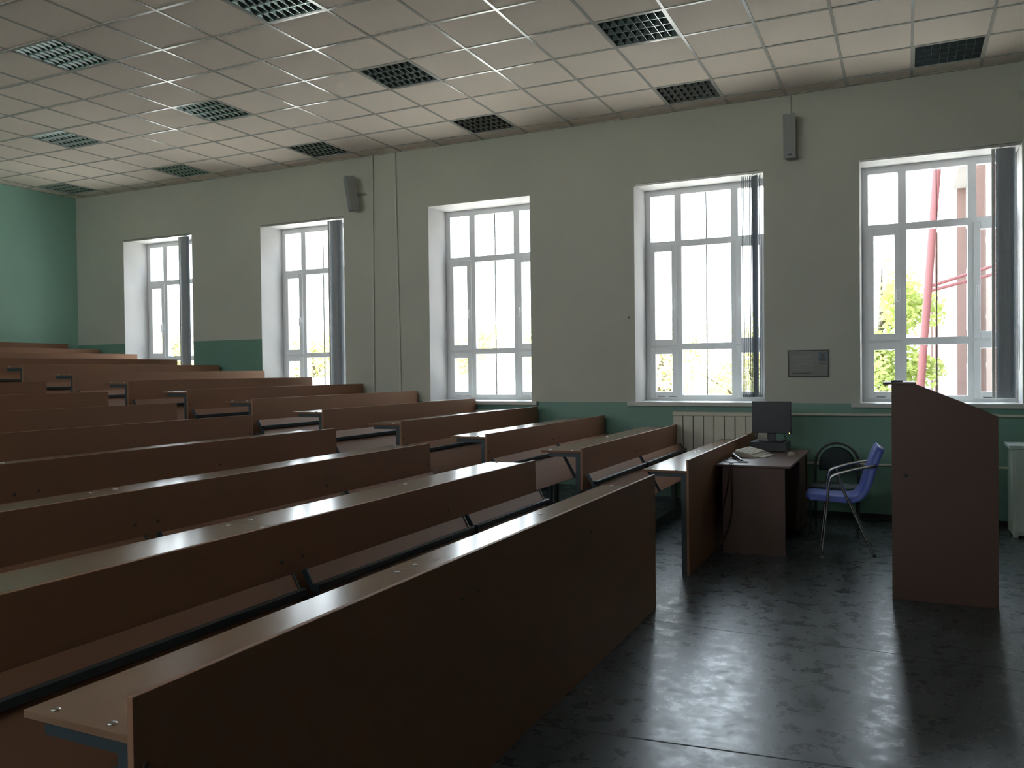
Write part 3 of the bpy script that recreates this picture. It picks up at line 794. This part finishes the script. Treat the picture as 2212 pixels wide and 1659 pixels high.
# ------------------------------------------------------------------ loose cables by the skirting
pts = []
for k in range(60):
    a = k * .42; pts.append((.02 + .17 * math.cos(a) * (1 - .004 * k) + .0006 * k, 8.72 + .15 * math.sin(a) + .001 * k, .008 + .00025 * k))
tag(MB().tube(pts, .005, 7).build('cable_coil', CABLE), 'dark coil of cable lying on the floor behind the lectern', 'cable')
pts = smooth_path([(-1.0, 9.20, .006), (-.75, 9.10, .006), (-.55, 9.16, .006), (-.35, 9.06, .006), (-.10, 9.14, .006), (.15, 9.05, .006), (.5, 9.18, .006), (.8, 9.15, .006)], 8)
tag(MB().tube(pts, .006, 7).build('floor_cable', CABLE), 'black cable trailing along the foot of the wall behind the chairs', 'cable')

# ------------------------------------------------------------------ outdoors
GZ = -.9
ASPH = mat('pale_sunlit_concrete', (.50, .49, .46), .9, var=.12, scale=.6)
struct(MB().box(-140, 60, -90, 160, GZ - .2, GZ).build('ground_outside', ASPH))
FENCE = mat('white_limewashed_concrete', (.80, .79, .76), .85, var=.05, scale=1)
t = thing('boundary_wall', 'long white boundary wall outdoors, below the trees, seen through the middle window', 'wall', (-36, 40, GZ))
MB().box(-32, 24.2, 0, .3, 0, 2.13).build('wall_panel', FENCE, t)
MB().box(-32.1, 24.3, -.06, .36, 2.131, 2.2).build('coping', FENCE, t)

BARK = mat('grey_brown_bark', (.10, .075, .055), .9, var=.3, scale=9)
LEAFS = [leaf_mat('spring_leaves', (.52, .58, .22), (.55, .62, .20)), leaf_mat('yellow_green_leaves', (.62, .62, .30), (.64, .63, .28)), leaf_mat('fresh_leaves', (.58, .62, .30), (.60, .64, .26))]
def tree(x, y, hgt, rad, label, n, leaf, lm, trunk=.16):
    t = thing('tree', label, 'tree', (x, y, GZ), group='trees outside the windows')
    b = MB(); rng = random.Random(int(x * 100) + int(y * 10))
    b.tube([(0, 0, 0), (.05, .03, hgt * .3), (-.04, 0, hgt * .6), (.02, .02, hgt * .92)], [trunk, trunk * .8, trunk * .5, trunk * .12], 8)
    tips = []
    for k in range(12):
        a = rng.uniform(0, 2 * PI); z0 = hgt * rng.uniform(.22, .7); l = rad * rng.uniform(.6, .95)
        e = Vector((math.cos(a) * l, math.sin(a) * l, min(hgt * .97, z0 + l * rng.uniform(.3, .9))))
        p0 = Vector((0, 0, z0)); mid = (p0 + e) / 2 + Vector((rng.uniform(-.2, .2), rng.uniform(-.2, .2), rng.uniform(0, .3)))
        b.tube([p0, mid, e], [trunk * .42, trunk * .24, trunk * .06], 6); tips += [e, (mid + e) / 2, mid]
    b.build('trunk', BARK, t)
    c = MB()
    cl = [(q, rad * rng.uniform(.28, .45)) for q in tips] + [(Vector((0, 0, hgt * .85)), rad * .5)]
    for k in range(n):
        q, r = cl[rng.randrange(len(cl))]
        while True:
            d = Vector((rng.uniform(-1, 1), rng.uniform(-1, 1), rng.uniform(-1, 1)))
            if d.length < 1: break
        p = q + d * r
        u = Vector((rng.uniform(-1, 1), rng.uniform(-1, 1), rng.uniform(-.6, .6))).normalized(); v = u.orthogonal().normalized()
        v = (v + u.cross(v) * rng.uniform(-1, 1)).normalized(); s = leaf * rng.uniform(.6, 1.2)
        c.add([p - u * s, p + v * s * .45, p + u * s, p - v * s * .45], [(0, 1, 2, 3)])
    c.build('crown', lm, t)
tree(-1.75, 20, 4.1, 1.25, 'bare-branched young tree close outside the window behind the lectern', 2600, .10, LEAFS[0], .13)
tree(-.75, 30, 6.2, 1.75, 'taller leafy tree in front of the pink building outside the window behind the lectern', 4200, .13, LEAFS[0], .16)
tree(-4.4, 27, 3.9, 1.9, 'leafy tree filling the low panes of the window behind the computer monitor', 4200, .12, LEAFS[1])
tree(-8.6, 31, 4.1, 2.3, 'leafy tree at the far side of the low panes behind the computer monitor', 4200, .13, LEAFS[1])
for k, (x, y, h, r, lab) in enumerate([(-21, 52, 5.2, 3.2, 'pale tree above the white boundary wall, at the near side of the middle window'), (-29.5, 54, 5.4, 3.4, 'tree above the white boundary wall, at the far side of the middle window'),
        (-42.5, 53, 5.8, 3.2, 'tree glimpsed through the near half of the second window from the teal wall'), (-51, 54, 6.0, 3.1, 'tree showing at the far edge of the second window from the teal wall'),
        (-61, 55, 6.6, 3.2, 'tree glimpsed through the window nearest the teal wall')]):
    tree(x, y, h, r, lab, 3400, .22, LEAFS[k % 3], .2)

# neighbouring wing with pink render, seen obliquely
PINK = mat('pink_render', (.17, .105, .09), .85, var=.08, scale=1.2)
WHITEP = mat('white_render', (.27, .25, .24), .85, var=.05, scale=1)
DARKG = mat('dark_window_glass', (.06, .07, .08), .1, var=.1, scale=2)
REDP = mat('faded_red_paint', (.17, .05, .05), .55, var=.1, scale=3)
t = thing('building_wing', 'pink rendered building wing outside the window behind the lectern', 'building', (2, 20, GZ))
b = MB(); b.box(.35, 9, -5, 78, 0, 13); b.build('main_wall', WHITEP, t)
for (p, q, d) in ((21.5, 46, .35), (11.2, 13.2, .30), (6.6, 8.4, .22), (54, 60, .34), (66, 74, .34), (16.2, 17.4, .16), (1.0, 3.6, .30)):
    MB().box(.35 - d, .349, p, q, 0, 13).build('pilaster', PINK, t)
MB().box(-.02, .349, 46.5, 53, 7.6, 7.9).build('cornice', PINK, t)
MB().box(-.15, .349, -5, 21.4, 10.2, 10.6).build('cornice', WHITEP, t)
for (p, q, zl, zh) in ((13.9, 15.6, 2.4, 4.1), (18, 20.6, 2.4, 4.1), (3.9, 6.2, 2.4, 4.1), (8.7, 10.8, 2.4, 4.1), (13.9, 15.6, 6.4, 8.4), (18, 20.6, 6.4, 8.4), (3.9, 6.2, 6.4, 8.4), (8.7, 10.8, 6.4, 8.4)):
    f = MB().box(.30, .349, p, q, zl, zh).build('window', WHITEP, t)
    MB().box(.285, .2995, p + .15, q - .15, zl + .15, zh - .15).build('pane', DARKG, f)
t = thing('raking_pole', 'leaning faded red pole outdoors, in front of the pink building', 'pole', (.235, 18, GZ))
MB().tube([(-.14, 0, 0), (0, 0, 2.04), (.292, 0, 6.16), (.42, 0, 8.0)], .075, 10).build('pole', REDP, t)
MB().tube([(.17, 0, 3.99), (.86, .1, 4.21), (2.07, .3, 4.6)], .03, 8).build('strut', REDP, t)
MB().tube([(.165, 0, 3.90), (.86, .1, 4.08), (2.07, .3, 4.38)], .03, 8).build('strut', REDP, t)

# ------------------------------------------------------------------ light
w = bpy.data.worlds.new('sky'); bpy.context.scene.world = w; w.use_nodes = True
nt = w.node_tree; bg = nt.nodes['Background']
tc = nt.nodes.new('ShaderNodeTexCoord'); sx = nt.nodes.new('ShaderNodeSeparateXYZ'); nt.links.new(tc.outputs['Generated'], sx.inputs[0])
cr = nt.nodes.new('ShaderNodeValToRGB')
cr.color_ramp.elements[0].position = 0; cr.color_ramp.elements[0].color = (.92, .96, 1, 1)
cr.color_ramp.elements[1].position = .8; cr.color_ramp.elements[1].color = (.66, .80, 1, 1)
nt.links.new(sx.outputs['Z'], cr.inputs[0]); nt.links.new(cr.outputs[0], bg.inputs['Color'])
bg.inputs['Strength'].default_value = 4.0
sun = bpy.data.lights.new('sun', 'SUN'); sun.energy = 18; sun.angle = math.radians(.6); sun.color = (1, .94, .84)
so = bpy.data.objects.new('sun', sun); C.objects.link(so)
so.rotation_euler = Vector((.45, 0, .89)).to_track_quat('Z', 'Y').to_euler()
# sampling portals in the window openings (they emit nothing, they only guide sky sampling)
for n, (a, b) in enumerate(WINS):
    p = bpy.data.lights.new('window_portal', 'AREA'); p.shape = 'RECTANGLE'; p.size = b - a; p.size_y = ZT - ZS; p.cycles.is_portal = True
    po = bpy.data.objects.new('window_portal', p); C.objects.link(po)
    po.location = ((a + b) / 2, 9.83, (ZS + ZT) / 2); po.rotation_euler = (-PI / 2, 0, 0)
for n, (a, b) in enumerate(FILLWINS):
    p = bpy.data.lights.new('window_portal', 'AREA'); p.shape = 'RECTANGLE'; p.size = b - a; p.size_y = BZT - BZS; p.cycles.is_portal = True
    po = bpy.data.objects.new('window_portal', p); C.objects.link(po)
    po.location = ((a + b) / 2, YB - .27, (BZS + BZT) / 2); po.rotation_euler = (PI / 2, 0, 0)

sc = bpy.context.scene
sc.view_settings.view_transform = 'Standard'; sc.view_settings.look = 'None'; sc.view_settings.gamma = 1
sc.view_settings.use_curve_mapping = False
sc.view_settings.exposure = 1.68
sc.cycles.use_denoising = True
sc.cycles.max_bounces = 10; sc.cycles.diffuse_bounces = 7; sc.cycles.glossy_bounces = 5; sc.cycles.transparent_max_bounces = 12
sc.cycles.sample_clamp_indirect = 8; sc.cycles.caustics_reflective = False; sc.cycles.caustics_refractive = False
